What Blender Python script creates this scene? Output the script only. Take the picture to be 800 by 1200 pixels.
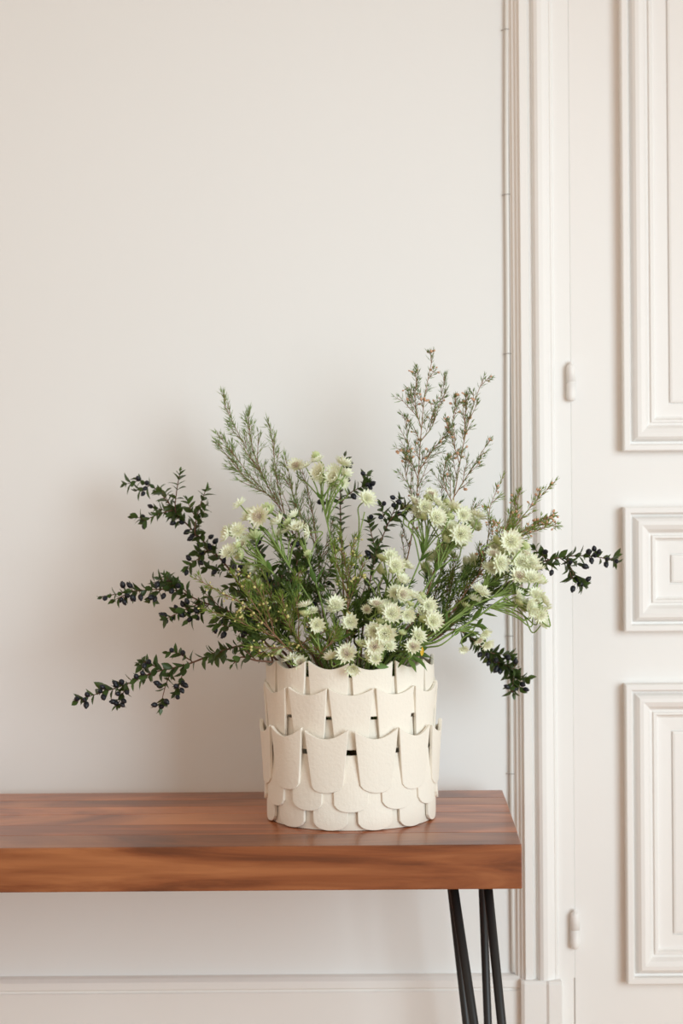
import bpy, bmesh, math, random
from mathutils import Vector, Matrix, Euler
rnd = random.Random(11)
SC = bpy.context.scene
COL = SC.collection
for o in list(bpy.data.objects):
    bpy.data.objects.remove(o, do_unlink=True)

# ------------------------------------------------------------------ camera
F = 2000.0                      # focal length in pixels of the 800x1200 frame
CAM_D, CAM_Z = 2.30, 0.82       # distance to the wall plane y = 0, height
cd = bpy.data.cameras.new('camera')
cd.sensor_fit = 'VERTICAL'
cd.sensor_height = 36.0
cd.lens = 36.0 * F / 1200.0
cd.clip_start = 0.05
cam = bpy.data.objects.new('camera', cd)
COL.objects.link(cam)
cam.matrix_world = (Matrix.Translation((0, -CAM_D, CAM_Z)) @ Matrix.Rotation(math.radians(90), 4, 'X')
                    @ Matrix.Rotation(math.radians(-0.42), 4, 'Z'))
SC.camera = cam
CM = cam.matrix_world.copy()
cd.dof.use_dof = True
cd.dof.focus_distance = 2.0
cd.dof.aperture_fstop = 5.0

# ------------------------------------------------------------------ light
w = bpy.data.worlds.new('world'); SC.world = w
w.use_nodes = True
bg = w.node_tree.nodes['Background']
bg.inputs[0].default_value = (1.0, 0.86, 0.73, 1)
bg.inputs[1].default_value = 0.80

def area(name, loc, target, sx, sy, power, col):
    l = bpy.data.lights.new(name, 'AREA')
    l.shape = 'RECTANGLE'; l.size = sx; l.size_y = sy
    l.energy = power; l.color = col
    o = bpy.data.objects.new(name, l); COL.objects.link(o)
    o.location = loc
    o.rotation_euler = (Vector(target) - Vector(loc)).to_track_quat('-Z', 'Y').to_euler()
    return o
key = area('window_daylight', (1.5, -2.15, 0.98), (-0.08, 0.0, 0.70), 1.3, 1.9, 10.2, (0.75, 0.915, 1.0))
key.data.spread = math.radians(72)

SC.view_settings.view_transform = 'Standard'
SC.view_settings.look = 'None'
SC.view_settings.exposure = -0.02
SC.view_settings.gamma = 1.0
SC.view_settings.use_curve_mapping = False

# ------------------------------------------------------------------ helpers
def P(x, y, yw):
    """the point on the sight line of pixel (x, y) at world depth yw"""
    d = CAM_D + yw
    return CM @ Vector(((x - 400) / F * d, (600 - y) / F * d, -d))

def tag(o, label=None, cat=None, group=None, kind=None):
    if label: o['label'] = label
    if cat: o['category'] = cat
    if group: o['group'] = group
    if kind: o['kind'] = kind
    return o

def empty(name, loc, label, cat, group=None):
    o = bpy.data.objects.new(name, None); COL.objects.link(o)
    o.location = loc; o.empty_display_size = 0.02
    return tag(o, label, cat, group)

def add(name, mesh, parent=None, mat=None, loc=None, rot=None, scale=None):
    o = bpy.data.objects.new(name, mesh); COL.objects.link(o)
    if mat and not mesh.materials: mesh.materials.append(mat)
    if parent: o.parent = parent
    if loc is not None: o.location = loc
    if rot is not None: o.rotation_euler = rot
    if scale is not None: o.scale = (scale, scale, scale) if not hasattr(scale, '__len__') else scale
    return o

class MB:
    def __init__(self): self.v = []; self.f = []
    def tube(self, pts, rad, n=6, cap=True):
        m = len(pts)
        if not hasattr(rad, '__len__'): rad = [rad] * m
        t0 = (pts[1] - pts[0]).normalized()
        a = Vector((0, 0, 1)) if abs(t0.z) < 0.9 else Vector((1, 0, 0))
        u = t0.cross(a).normalized()
        b0 = len(self.v)
        for i in range(m):
            t = (pts[min(i + 1, m - 1)] - pts[max(i - 1, 0)]).normalized()
            u = (u - t * u.dot(t)).normalized()
            w_ = t.cross(u)
            for k in range(n):
                an = 2 * math.pi * k / n
                self.v.append(pts[i] + (u * math.cos(an) + w_ * math.sin(an)) * rad[i])
        for i in range(m - 1):
            for k in range(n):
                a_, b_ = b0 + i * n + k, b0 + i * n + (k + 1) % n
                self.f.append((a_, b_, b_ + n, a_ + n))
        if cap:
            self.f.append(tuple(b0 + k for k in reversed(range(n))))
            self.f.append(tuple(b0 + (m - 1) * n + k for k in range(n)))
    def needle(self, p, d, nrm, L, W):
        """a slim keeled leaf blade"""
        s = d.cross(nrm).normalized()
        b = len(self.v)
        self.v += [p, p + d * L * .35 + s * W, p + d * L * .35 - s * W, p + d * L * .4 - nrm * W * .9, p + d * L + nrm * L * .05]
        self.f += [(b, b + 1, b + 3), (b, b + 3, b + 2), (b + 1, b + 4, b + 3), (b + 3, b + 4, b + 2), (b, b + 2, b + 4, b + 1)]
    def ball(self, p, r, d=None, st=1.0):
        """small 18-face bead, stretched along d"""
        d = (d or Vector((0, 0, 1))).normalized()
        a = Vector((0, 0, 1)) if abs(d.z) < .9 else Vector((1, 0, 0))
        u = d.cross(a).normalized(); w_ = d.cross(u)
        b = len(self.v); n = 6
        self.v.append(p - d * r * st)
        for h, rr in ((-.5, .86), (.5, .86)):
            for k in range(n):
                an = 2 * math.pi * k / n
                self.v.append(p + d * h * r * st + (u * math.cos(an) + w_ * math.sin(an)) * r * rr)
        self.v.append(p + d * r * st)
        for k in range(n):
            k2 = (k + 1) % n
            self.f += [(b, b + 1 + k2, b + 1 + k), (b + 1 + k, b + 1 + k2, b + 7 + k2, b + 7 + k), (b + 7 + k, b + 7 + k2, b + 13)]
    def box(self, x0, x1, y0, y1, z0, z1):
        b = len(self.v)
        self.v += [Vector(c) for c in ((x0, y0, z0), (x1, y0, z0), (x1, y1, z0), (x0, y1, z0), (x0, y0, z1), (x1, y0, z1), (x1, y1, z1), (x0, y1, z1))]
        self.f += [tuple(b + i for i in q) for q in ((3, 2, 1, 0), (4, 5, 6, 7), (0, 1, 5, 4), (1, 2, 6, 5), (2, 3, 7, 6), (3, 0, 4, 7))]
    def mesh(self, name, mat, smooth=True, off=None):
        me = bpy.data.meshes.new(name)
        vs = [v - off for v in self.v] if off is not None else self.v
        me.from_pydata([tuple(v) for v in vs], [], self.f)
        me.materials.append(mat)
        if smooth: me.polygons.foreach_set('use_smooth', [True] * len(me.polygons))
        me.update()
        return me
    def build(self, name, mat, parent=None, smooth=True, off=None):
        return add(name, self.mesh(name, mat, smooth, off), parent)

def bevel(o, w_, seg=2, ang=40):
    m = o.modifiers.new('bevel', 'BEVEL'); m.width = w_; m.segments = seg
    m.limit_method = 'ANGLE'; m.angle_limit = math.radians(ang)
    return o

def spline(pts, n=6):
    """Catmull-Rom through the points"""
    out = []
    q = [pts[0] * 2 - pts[1]] + list(pts) + [pts[-1] * 2 - pts[-2]]
    for i in range(1, len(q) - 2):
        p0, p1, p2, p3 = q[i - 1:i + 3]
        for k in range(n):
            t = k / n
            out.append(.5 * ((2 * p1) + (p2 - p0) * t + (2 * p0 - 5 * p1 + 4 * p2 - p3) * t * t + (3 * p1 - p0 - 3 * p2 + p3) * t ** 3))
    out.append(pts[-1].copy())
    return out

def walk(pts, step, start=0.0):
    """(point, tangent, fraction) every step along a polyline"""
    L = [0.0]
    for i in range(1, len(pts)): L.append(L[-1] + (pts[i] - pts[i - 1]).length)
    s = start; i = 1; res = []
    while s < L[-1]:
        while L[i] < s: i += 1
        t = (s - L[i - 1]) / max(1e-9, L[i] - L[i - 1])
        res.append((pts[i - 1].lerp(pts[i], t), (pts[i] - pts[i - 1]).normalized(), s / L[-1]))
        s += step * rnd.uniform(.8, 1.2)
    return res

def perp(t):
    a = Vector((rnd.gauss(0, 1), rnd.gauss(0, 1), rnd.gauss(0, 1)))
    return (a - t * a.dot(t)).normalized()

def frame(y, z):
    """euler whose local Y is y and local Z is close to z"""
    y = y.normalized(); x = y.cross(z).normalized(); z = x.cross(y)
    return Matrix((x, y, z)).transposed().to_euler()

# ------------------------------------------------------------------ materials
def mat(name, col, rough=.6, spec=.4, bump=None, var=0.0, var_scale=8.0, sub=0.0, coat=0.0, objvar=0.0, trans=None):
    m = bpy.data.materials.new(name); m.use_nodes = True
    nt = m.node_tree; b = nt.nodes['Principled BSDF']
    b.inputs['Base Color'].default_value = (*col, 1)
    b.inputs['Roughness'].default_value = rough
    b.inputs['Specular IOR Level'].default_value = spec
    b.inputs['Coat Weight'].default_value = coat
    tc = nt.nodes.new('ShaderNodeTexCoord')
    if var or objvar:
        hs = nt.nodes.new('ShaderNodeHueSaturation'); hs.inputs['Color'].default_value = (*col, 1)
        ma = nt.nodes.new('ShaderNodeMath'); ma.operation = 'MULTIPLY_ADD'
        if objvar:
            oi = nt.nodes.new('ShaderNodeObjectInfo'); nt.links.new(oi.outputs['Random'], ma.inputs[0])
            ma.inputs[1].default_value = objvar * 2; ma.inputs[2].default_value = 1 - objvar
        else:
            nz = nt.nodes.new('ShaderNodeTexNoise'); nz.inputs['Scale'].default_value = var_scale; nz.inputs['Detail'].default_value = 4
            nt.links.new(tc.outputs['Object'], nz.inputs['Vector']); nt.links.new(nz.outputs['Fac'], ma.inputs[0])
            ma.inputs[1].default_value = var * 2; ma.inputs[2].default_value = 1 - var
        nt.links.new(ma.outputs[0], hs.inputs['Value']); nt.links.new(hs.outputs[0], b.inputs['Base Color'])
    if bump:
        sc_, st, dist = bump
        nz = nt.nodes.new('ShaderNodeTexNoise'); nz.inputs['Scale'].default_value = sc_; nz.inputs['Detail'].default_value = 5
        bp = nt.nodes.new('ShaderNodeBump'); bp.inputs['Strength'].default_value = st; bp.inputs['Distance'].default_value = dist
        nt.links.new(tc.outputs['Object'], nz.inputs['Vector']); nt.links.new(nz.outputs['Fac'], bp.inputs['Height'])
        nt.links.new(bp.outputs[0], b.inputs['Normal'])
    if sub:
        b.inputs['Subsurface Weight'].default_value = sub
        b.inputs['Subsurface Radius'].default_value = (.004, .004, .002)
    if trans:
        tb = nt.nodes.new('ShaderNodeBsdfTranslucent'); tb.inputs[0].default_value = (*trans, 1)
        mx = nt.nodes.new('ShaderNodeMixShader'); mx.inputs[0].default_value = .3
        out = nt.nodes['Material Output']
        nt.links.new(b.outputs[0], mx.inputs[1]); nt.links.new(tb.outputs[0], mx.inputs[2]); nt.links.new(mx.outputs[0], out.inputs[0])
    return m

M = {}
M['wall'] = mat('wall_paint', (.85, .845, .83), .7, .25, bump=(55, .12, .002), var=.012, var_scale=2.5)
M['gloss'] = mat('trim_paint', (.88, .86, .835), .42, .4, bump=(38, .16, .002), var=.012, var_scale=4)
M['door'] = mat('door_paint', (.87, .845, .82), .45, .4, bump=(38, .16, .002), var=.012, var_scale=4)
M['cable'] = mat('cable_plastic', (.86, .85, .82), .4, .4, var=.02)
M['clip'] = mat('clip_metal', (.45, .43, .40), .4, .5, var=.05)
M['ceramic'] = mat('vase_ceramic', (.86, .80, .70), .75, .3, bump=(260, .35, .0015), objvar=.025)
M['ceramic_in'] = mat('vase_core', (.84, .78, .68), .8, .2, bump=(200, .3, .001), var=.02)
M['black'] = mat('black_steel', (.012, .011, .011), .42, .5, var=.1, var_scale=40)
M['floor'] = mat('oak_floor', (.62, .38, .21), .4, .4, var=.12, var_scale=6)
M['leaf'] = mat('myrtle_leaf', (.055, .090, .023), .38, .5, objvar=.45, trans=(.11, .17, .03))
M['berry'] = mat('myrtle_berry', (.010, .0115, .017), .42, .45, var=.25, var_scale=200)
M['bark'] = mat('myrtle_bark', (.16, .085, .055), .75, .2, var=.25, var_scale=90)
M['waxstem'] = mat('waxflower_stem', (.30, .175, .10), .7, .2, var=.25, var_scale=70)
M['needle_dark'] = mat('waxflower_needle', (.23, .31, .12), .5, .35, var=.25, var_scale=30, trans=(.31, .41, .15))
M['needle_pale'] = mat('waxflower_pale_needle', (.31, .41, .16), .5, .35, var=.25, var_scale=30, trans=(.42, .52, .20))
M['needle_deep'] = mat('waxflower_deep_needle', (.10, .17, .032), .5, .35, var=.35, var_scale=30, trans=(.13, .21, .035))
M['needle_bright'] = mat('waxflower_fresh_needle', (.24, .33, .06), .5, .35, var=.3, var_scale=30, trans=(.34, .45, .08))
M['bud_pink'] = mat('waxflower_pink_bud', (.62, .36, .22), .55, .3, var=.2, var_scale=60)
M['bud_yellow'] = mat('waxflower_yellow_bud', (.66, .60, .24), .55, .3, var=.2, var_scale=60)
M['stem'] = mat('astrantia_stem', (.22, .31, .08), .5, .35, var=.2, var_scale=40)
M['greenleaf'] = mat('astrantia_leaf', (.11, .19, .04), .5, .35, objvar=.25, trans=(.16, .28, .05))
M['pin'] = mat('astrantia_floret', (.88, .87, .66), .6, .3, var=.25, var_scale=400)
M['pin_pink'] = mat('astrantia_pink_floret', (.74, .62, .50), .6, .3, var=.25, var_scale=400)
M['yellowleaf'] = mat('faded_leaf', (.72, .45, .03), .5, .3, var=.15, var_scale=60)

def bract_mat(name, c0, c1, c2):
    m = bpy.data.materials.new(name); m.use_nodes = True
    nt = m.node_tree; b = nt.nodes['Principled BSDF']
    tc = nt.nodes.new('ShaderNodeTexCoord'); ln = nt.nodes.new('ShaderNodeVectorMath'); ln.operation = 'LENGTH'
    cr = nt.nodes.new('ShaderNodeValToRGB')
    nt.links.new(tc.outputs['Object'], ln.inputs[0]); nt.links.new(ln.outputs['Value'], cr.inputs[0])
    e = cr.color_ramp.elements
    e[0].position = .25; e[0].color = (*c0, 1)
    e[1].position = 1.0; e[1].color = (*c2, 1)
    k = e.new(.65); k.color = (*c1, 1)
    b.inputs['Roughness'].default_value = .6; b.inputs['Specular IOR Level'].default_value = .25
    nt.links.new(cr.outputs[0], b.inputs['Base Color'])
    tb = nt.nodes.new('ShaderNodeBsdfTranslucent'); nt.links.new(cr.outputs[0], tb.inputs[0])
    mx = nt.nodes.new('ShaderNodeMixShader'); mx.inputs[0].default_value = .25
    nt.links.new(b.outputs[0], mx.inputs[1]); nt.links.new(tb.outputs[0], mx.inputs[2])
    nt.links.new(mx.outputs[0], nt.nodes['Material Output'].inputs[0])
    return m
M['bract'] = bract_mat('astrantia_bract', (.86, .89, .58), (.95, .96, .82), (.84, .92, .56))
M['bract_green'] = bract_mat('astrantia_green_bract', (.50, .58, .24), (.72, .77, .44), (.52, .62, .24))

def wood_mat():
    m = bpy.data.materials.new('acacia_wood'); m.use_nodes = True
    nt = m.node_tree; N = nt.nodes; Lk = nt.links; b = N['Principled BSDF']
    tc = N.new('ShaderNodeTexCoord'); oi = N.new('ShaderNodeObjectInfo')
    off = N.new('ShaderNodeVectorMath'); off.operation = 'MULTIPLY_ADD'
    cx = N.new('ShaderNodeCombineXYZ')
    for i in range(3): Lk.new(oi.outputs['Random'], cx.inputs[i])
    off.inputs[1].default_value = (7, 3, 5); Lk.new(cx.outputs[0], off.inputs[0]); Lk.new(tc.outputs['Object'], off.inputs[2])
    def stretched(sx, sy, sz, scale, det, dist, rough=.55):
        mp = N.new('ShaderNodeMapping'); mp.inputs['Scale'].default_value = (sx, sy, sz)
        nz = N.new('ShaderNodeTexNoise'); nz.inputs['Scale'].default_value = scale; nz.inputs['Detail'].default_value = det
        nz.inputs['Distortion'].default_value = dist; nz.inputs['Roughness'].default_value = rough
        Lk.new(off.outputs[0], mp.inputs[0]); Lk.new(mp.outputs[0], nz.inputs['Vector'])
        return nz
    big = stretched(1.3, 3.6, 12, 2.0, 6, 1.6, .58)
    fine = stretched(3.5, 60, 70, 2.2, 4, .6)
    r1 = N.new('ShaderNodeValToRGB'); Lk.new(big.outputs['Fac'], r1.inputs[0])
    e = r1.color_ramp.elements
    e[0].position = .30; e[0].color = (.13, .040, .015, 1)
    e[1].position = .74; e[1].color = (.47, .180, .068, 1)
    k = e.new(.48); k.color = (.27, .082, .028, 1)
    k = e.new(.40); k.color = (.18, .052, .018, 1)
    mx = N.new('ShaderNodeMix'); mx.data_type = 'RGBA'; mx.blend_type = 'MULTIPLY'; mx.inputs[0].default_value = .32
    r2 = N.new('ShaderNodeValToRGB'); Lk.new(fine.outputs['Fac'], r2.inputs[0])
    r2.color_ramp.elements[0].position = .3; r2.color_ramp.elements[0].color = (.66, .55, .46, 1)
    r2.color_ramp.elements[1].position = .62; r2.color_ramp.elements[1].color = (1.08, 1.05, 1.0, 1)
    Lk.new(r1.outputs[0], mx.inputs[6]); Lk.new(r2.outputs[0], mx.inputs[7])
    hs = N.new('ShaderNodeHueSaturation'); ma = N.new('ShaderNodeMath'); ma.operation = 'MULTIPLY_ADD'
    ma.operation = 'MULTIPLY'; ma.inputs[1].default_value = 1.0
    sp = N.new('ShaderNodeSeparateColor'); Lk.new(oi.outputs['Color'], sp.inputs[0]); Lk.new(sp.outputs[0], ma.inputs[0]); Lk.new(ma.outputs[0], hs.inputs['Value']); Lk.new(mx.outputs[2], hs.inputs['Color'])
    Lk.new(hs.outputs[0], b.inputs['Base Color'])
    b.inputs['Roughness'].default_value = .3; b.inputs['Specular IOR Level'].default_value = .55
    bp = N.new('ShaderNodeBump'); bp.inputs['Strength'].default_value = .08; bp.inputs['Distance'].default_value = .002
    Lk.new(fine.outputs['Fac'], bp.inputs['Height']); Lk.new(bp.outputs[0], b.inputs['Normal'])
    return m
M['wood'] = wood_mat()

# ------------------------------------------------------------------ setting
def WX(px, prot=0.0):           # world x of a pixel column on a plane prot in front of the wall
    return (px - 400) / F * (CAM_D - prot)
def WZ(py, px=400, prot=0.0):   # world z of a pixel row there
    return P(px, py, -prot).z

DOOR_L = WX(670.2, .024); LEAF_W = .64; DOOR_TOP = 2.45
DOOR_MID = DOOR_L + LEAF_W + .002; DOOR_R = DOOR_MID + LEAF_W
CAS_L = WX(599.5); CAS_R = DOOR_MID + (DOOR_MID - CAS_L)

def wall_obj(name, *boxes):
    m = MB()
    for b in boxes: m.box(*b)
    return tag(m.build(name, M['wall'], smooth=False), kind='structure')
o = wall_obj('wall_back', (-2.6, DOOR_L - .02, 0, .14, 0, 3.0))
wall_obj('wall_back_beyond_door', (DOOR_R + .02, 3.0, 0, .14, 0, 3.0))
wall_obj('wall_back_above_door', (DOOR_L - .02, DOOR_R + .02, 0, .14, DOOR_TOP + .02, 3.0))
m = MB(); m.box(-2.6, 3.0, -4.2, .14, -.03, 0)
tag(m.build('floor', M['floor'], smooth=False), kind='structure')

m = MB(); m.box(-2.6, 3.0, -4.2, .14, 3.0, 3.05)
tag(m.build('ceiling', M['wall'], smooth=False), kind='structure')

# skirting board: moulded strip over a plain board
BB_T, BB_M = WZ(1142, 300), WZ(1157, 300)
def skirting(name, x0, x1):
    prof = [(0, 0), (.019, 0), (.019, BB_M - .0025), (.0165, BB_M - .001), (.0165, BB_M + .001), (.019, BB_M + .003), (.018, BB_T - .005), (.012, BB_T - .001), (.006, BB_T), (0, BB_T)]
    mb = MB(); n = len(prof)
    for x in (x0, x1): mb.v += [Vector((x, -a, b)) for a, b in prof]
    mb.f = [(i, (i + 1) % n, n + (i + 1) % n, n + i) for i in range(n)] + [tuple(reversed(range(n))), tuple(range(n, 2 * n))]
    bm_o = mb.build(name, M['gloss'], smooth=False)
    return tag(bm_o, kind='structure')
PL_L = WX(608, .045)
skirting('baseboard_back', -2.6, PL_L)
skirting('baseboard_beyond_door', CAS_R + .005, 3.0)

# door casing: one profile on the left, over the top and on the right (mitred)
CP = [(599.5, 0.0000), (599.5, 0.0074), (602, 0.0081), (603, 0.0124), (606.5, 0.0130), (607.5, 0.0174), (610.5, 0.0180), (612, 0.0239), (621, 0.0239), (622, 0.0186), (625.5, 0.0180), (626.5, 0.0223), (629, 0.0270),
      (633, 0.0291), (638, 0.0288), (643, 0.0254), (645.5, 0.0215), (646.4, 0.0205), (647.2, 0.0213), (649.2, 0.0211), (650.4, 0.0167), (669.0, 0.0161), (669.3, 0.0158), (669.4, 0.0087), (672, 0.0074), (672, 0.0000)]
prof = [(WX(px, pr) - CAS_L, pr) for px, pr in CP]
mb = MB(); n = len(prof)
top_out = DOOR_TOP + (prof[-1][0] - 0)
for k in range(4):
    for a, pr in prof:
        xl = CAS_L + a; xr = CAS_R - a; zt = top_out - a
        mb.v.append(Vector(((xl, -pr, WZ(1152, 630, .04)), (xl, -pr, zt), (xr, -pr, zt), (xr, -pr, WZ(1152, 630, .04)))[k]))
for k in range(3):
    for i in range(n - 1):
        a, b = k * n + i, k * n + i + 1
        mb.f.append((a, b, b + n, a + n))
mb.f += [tuple(range(n)), tuple(reversed(range(3 * n, 4 * n)))]
cas = tag(mb.build('trim_1', M['gloss'], smooth=False), kind='structure')
# plinth blocks
def plinth(name, flip):
    pf = [(0, 0), (0, .030), (.004, .033), (WX(636, .034) - PL_L, .0335), (WX(639, .034) - PL_L, .036), (WX(654, .034) - PL_L, .036), (WX(654, .05) - PL_L, 0)]
    mb = MB(); n = len(pf); zt = WZ(1152, 630, .04)
    for z, s in ((0, 0), (zt - .004, 0), (zt, .003)):
        for a, b in pf:
            x = PL_L + a
            if flip: x = CAS_R + CAS_L - x
            mb.v.append(Vector((x, -max(0, b - s), z)))
    for k in range(2):
        for i in range(n): mb.f.append((k * n + i, k * n + (i + 1) % n, (k + 1) * n + (i + 1) % n, (k + 1) * n + i))
    mb.f += [tuple(reversed(range(n))), tuple(range(2 * n, 3 * n))]
    ob = mb.build(name, M['gloss'], smooth=False); ob.parent = cas
for s_ in (0, 1):
    xa, xb = WX(645, .026), WX(669.2, .026)
    if s_: xa, xb = CAS_L + CAS_R - xb, CAS_L + CAS_R - xa
    mb = MB(); mb.box(xa, xb, -.0159, 0, 0, WZ(1152, 630, .04)); mb.build('jamb_foot', M['gloss'], cas, smooth=False)
plinth('plinth_block', False); plinth('plinth_block', True)

# double door: stile plate, three moulded panels per leaf, hinges
def moulding(mb, x0, x1, z0, z1, base):
    """a mitred frame of profile (inset, height) with the panel field inside"""
    pr = [(0, 0), (0, 0.0168), (.0015, 0.0180), (.0075, 0.0180), (.009, 0.0160), (.0095, 0.0080), (.0125, 0.0076), (.0135, 0.0104), (.0155, 0.0144), (.019, 0.0172), (.024, 0.0176), (.030, 0.0144), (.0345, 0.0080), (.0375, 0.0068),
          (.0385, 0.0100), (.0415, 0.0100), (.0435, 0.0052), (.046, 0.0036), (.0625, 0.0032), (.063, 0.0012), (.0642, 0.0012), (.0648, 0.0044), (.0675, 0.0052)]
    s0 = len(mb.v)
    for a, h in pr:
        for c in ((x0 + a, z0 + a), (x1 - a, z0 + a), (x1 - a, z1 - a), (x0 + a, z1 - a)):
            mb.v.append(Vector((c[0], -(base + h), c[1])))
    for i in range(len(pr) - 1):
        for k in range(4):
            k2 = (k + 1) % 4
            mb.f.append((s0 + 4 * i + k, s0 + 4 * i + k2, s0 + 4 * i + 4 + k2, s0 + 4 * i + 4 + k))
    e = s0 + 4 * (len(pr) - 1)
    mb.f.append((e, e + 1, e + 2, e + 3))

DOOR_Y = .0145
def leaf(name, x0, flip):
    mb = MB(); mb.box(x0 + .0003, x0 + LEAF_W - .0003, -DOOR_Y, -.0042, .008, DOOR_TOP)
    d = bevel(tag(mb.build(name, M['door'], smooth=False), kind='structure'), .0015)
    a = WX(731.5, DOOR_Y + .02) - DOOR_L
    for zt, zb in ((2.36, WZ(528, 760, .044)), (WZ(594, 760, .044), WZ(741, 760, .044)), (WZ(803, 760, .044), WZ(1157, 760, .044))):
        mb = MB(); moulding(mb, x0 + a, x0 + LEAF_W - a, zb, zt, DOOR_Y)
        po = mb.build('panel', M['door'], d, smooth=False)
    hx = x0 if not flip else x0 + LEAF_W
    for zc in (WZ(447, 670, .04), WZ(1094, 672, .04), 2.05):
        mb = MB(); hy = -.0225; r = .0062; h = .019
        z = zc
        pts = [(-h - .006, .45), (-h - .004, .85), (-h, 1), (-.0008, 1), (-.0006, .9), (.0006, .9), (.0008, 1), (h, 1), (h + .003, .9), (h + .0055, .55)]
        mb.tube([Vector((hx, hy, z + a_)) for a_, _ in pts], [r * b_ for _, b_ in pts], 14)
        ho = mb.build('hinge', M['door'], d)
        mb = MB(); mb.tube([Vector((hx, hy, z + h + .0055)), Vector((hx, hy, z + h + .008)), Vector((hx, hy, z + h + .009))], [.0028, .0028, .001], 10)
        mb.build('hinge_pin', M['door'], ho)
    return d
leaf('door_1', DOOR_L, False)
leaf('door_2', DOOR_MID, True)

# thin cable tacked along the casing
cx_ = WX(596.8, .004)
cab = empty('cable', (cx_, 0, BB_T), 'thin white cable tacked to the wall beside the door casing', 'cable')
ztop = 2.62
pts = [Vector((cx_ + .0012 * math.sin(z * 5.1) + .0006 * math.sin(z * 13), -.0045, z)) for z in [BB_T + .002 + i * (ztop - BB_T) / 60 for i in range(61)]]
mb = MB(); mb.tube(pts, .0032, 8); mb.build('cord', M['cable'], cab, off=Vector(cab.location))
for py in (36, 229, 415, 745, 906):
    z = WZ(py, 596)
    mb = MB(); mb.tube([Vector((cx_ - .006, -.001, z)), Vector((cx_ - .0045, -.006, z)), Vector((cx_, -.0086, z + .0003)), Vector((cx_ + .0035, -.0075, z)), Vector((cx_ + .0042, -.001, z))], .0006, 5)
    mb.build('clip', M['clip'], cab, off=Vector(cab.location))

# ------------------------------------------------------------------ bench
BT = P(400, 991, -(CAM_D - 1.887)).z         # bench top height
BB = BT - .0495
FR = P(611.5, 989.5, -(CAM_D - 1.887)); BR = P(588.5, 925.5, -(CAM_D - 2.257))
FY, BY = FR.y, BR.y
LX = -1.02
bench = empty('wooden_bench', (-.4, (FY + BY) / 2, 0), 'reddish brown wooden bench with black hairpin legs against the white wall', 'bench')
boff = Vector(bench.location)
cuts = [0, .20, .37, .56, .70, .84, 1.0]
for i in range(6):
    t0, t1 = cuts[i], cuts[i + 1]
    ya, yb = FY + (BY - FY) * t0, FY + (BY - FY) * t1
    xa, xb = FR.x + (BR.x - FR.x) * t0, FR.x + (BR.x - FR.x) * t1
    g = .00012
    mb = MB(); dz = rnd.uniform(0, .0002)
    mb.v = [Vector(c) for c in ((LX, ya + g, BB), (xa, ya + g, BB), (xb, yb - g, BB), (LX, yb - g, BB), (LX, ya + g, BT - dz), (xa, ya + g, BT - dz), (xb, yb - g, BT - dz), (LX, yb - g, BT - dz))]
    mb.f = [(3, 2, 1, 0), (4, 5, 6, 7), (0, 1, 5, 4), (1, 2, 6, 5), (2, 3, 7, 6), (3, 0, 4, 7)]
    mb2 = mb.build('board', M['wood'], bench, smooth=False, off=boff)
    k_ = (.92, 1.75, 1.5, 1.8, 1.35, 1.55)[i]; mb2.color = (k_, k_, k_, 1)   # tones vary; boards behind the front carry the top's reflected light in their colour
    bevel(mb2, .0014 if i in (0, 5) else .0006, 2)
def hairpin(A, B, yd, mirror, lean):
    """A, B: (top px, px at y=1200) of the two rods at world depth yd"""
    ts, bs = [], []
    for tp, bp in (A, B):
        p0 = P(tp, 1041, yd); p1 = P(bp, 1200, yd)
        k = (p0.z - .006) / (p0.z - p1.z)
        q = p0 + (p1 - p0) * k
        p0 = p0 + (p0 - p1).normalized() * .0; p0.z = BB - .004
        ts.append(p0); bs.append(q)
    for q in bs: q.y += lean
    if mirror:
        c = (LX + FR.x) / 2
        for q in ts + bs: q.x = 2 * c - q.x
    mid = (bs[0] + bs[1]) / 2
    up0 = bs[0].lerp(ts[0], .06); up1 = bs[1].lerp(ts[1], .06)
    path = [ts[0], up0] + [a for a in spline([up0, bs[0].lerp(mid, .35) + Vector((0, 0, .004)), mid, bs[1].lerp(mid, .35) + Vector((0, 0, .004)), up1], 4)][1:-1] + [up1, ts[1]]
    leg = MB(); leg.tube(path, .0053, 12)
    lo = leg.build('leg', M['black'], bench, off=boff)
    x0, x1 = min(ts[0].x, ts[1].x) - .004, max(ts[0].x, ts[1].x) + .004
    pl = MB(); pl.box(x0, x1, ts[0].y - .012, ts[0].y + .03, BB - .005, BB - .0002)
    bevel(pl.build('mounting_plate', M['black'], lo, smooth=False, off=boff), .001)
for mir in (False, True):
    hairpin((530.5, 554.5), (571, 587), FY + .055, mir, -.01)
    hairpin((523, 544), (563.5, 571), BY - .075, mir, .01)

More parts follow.
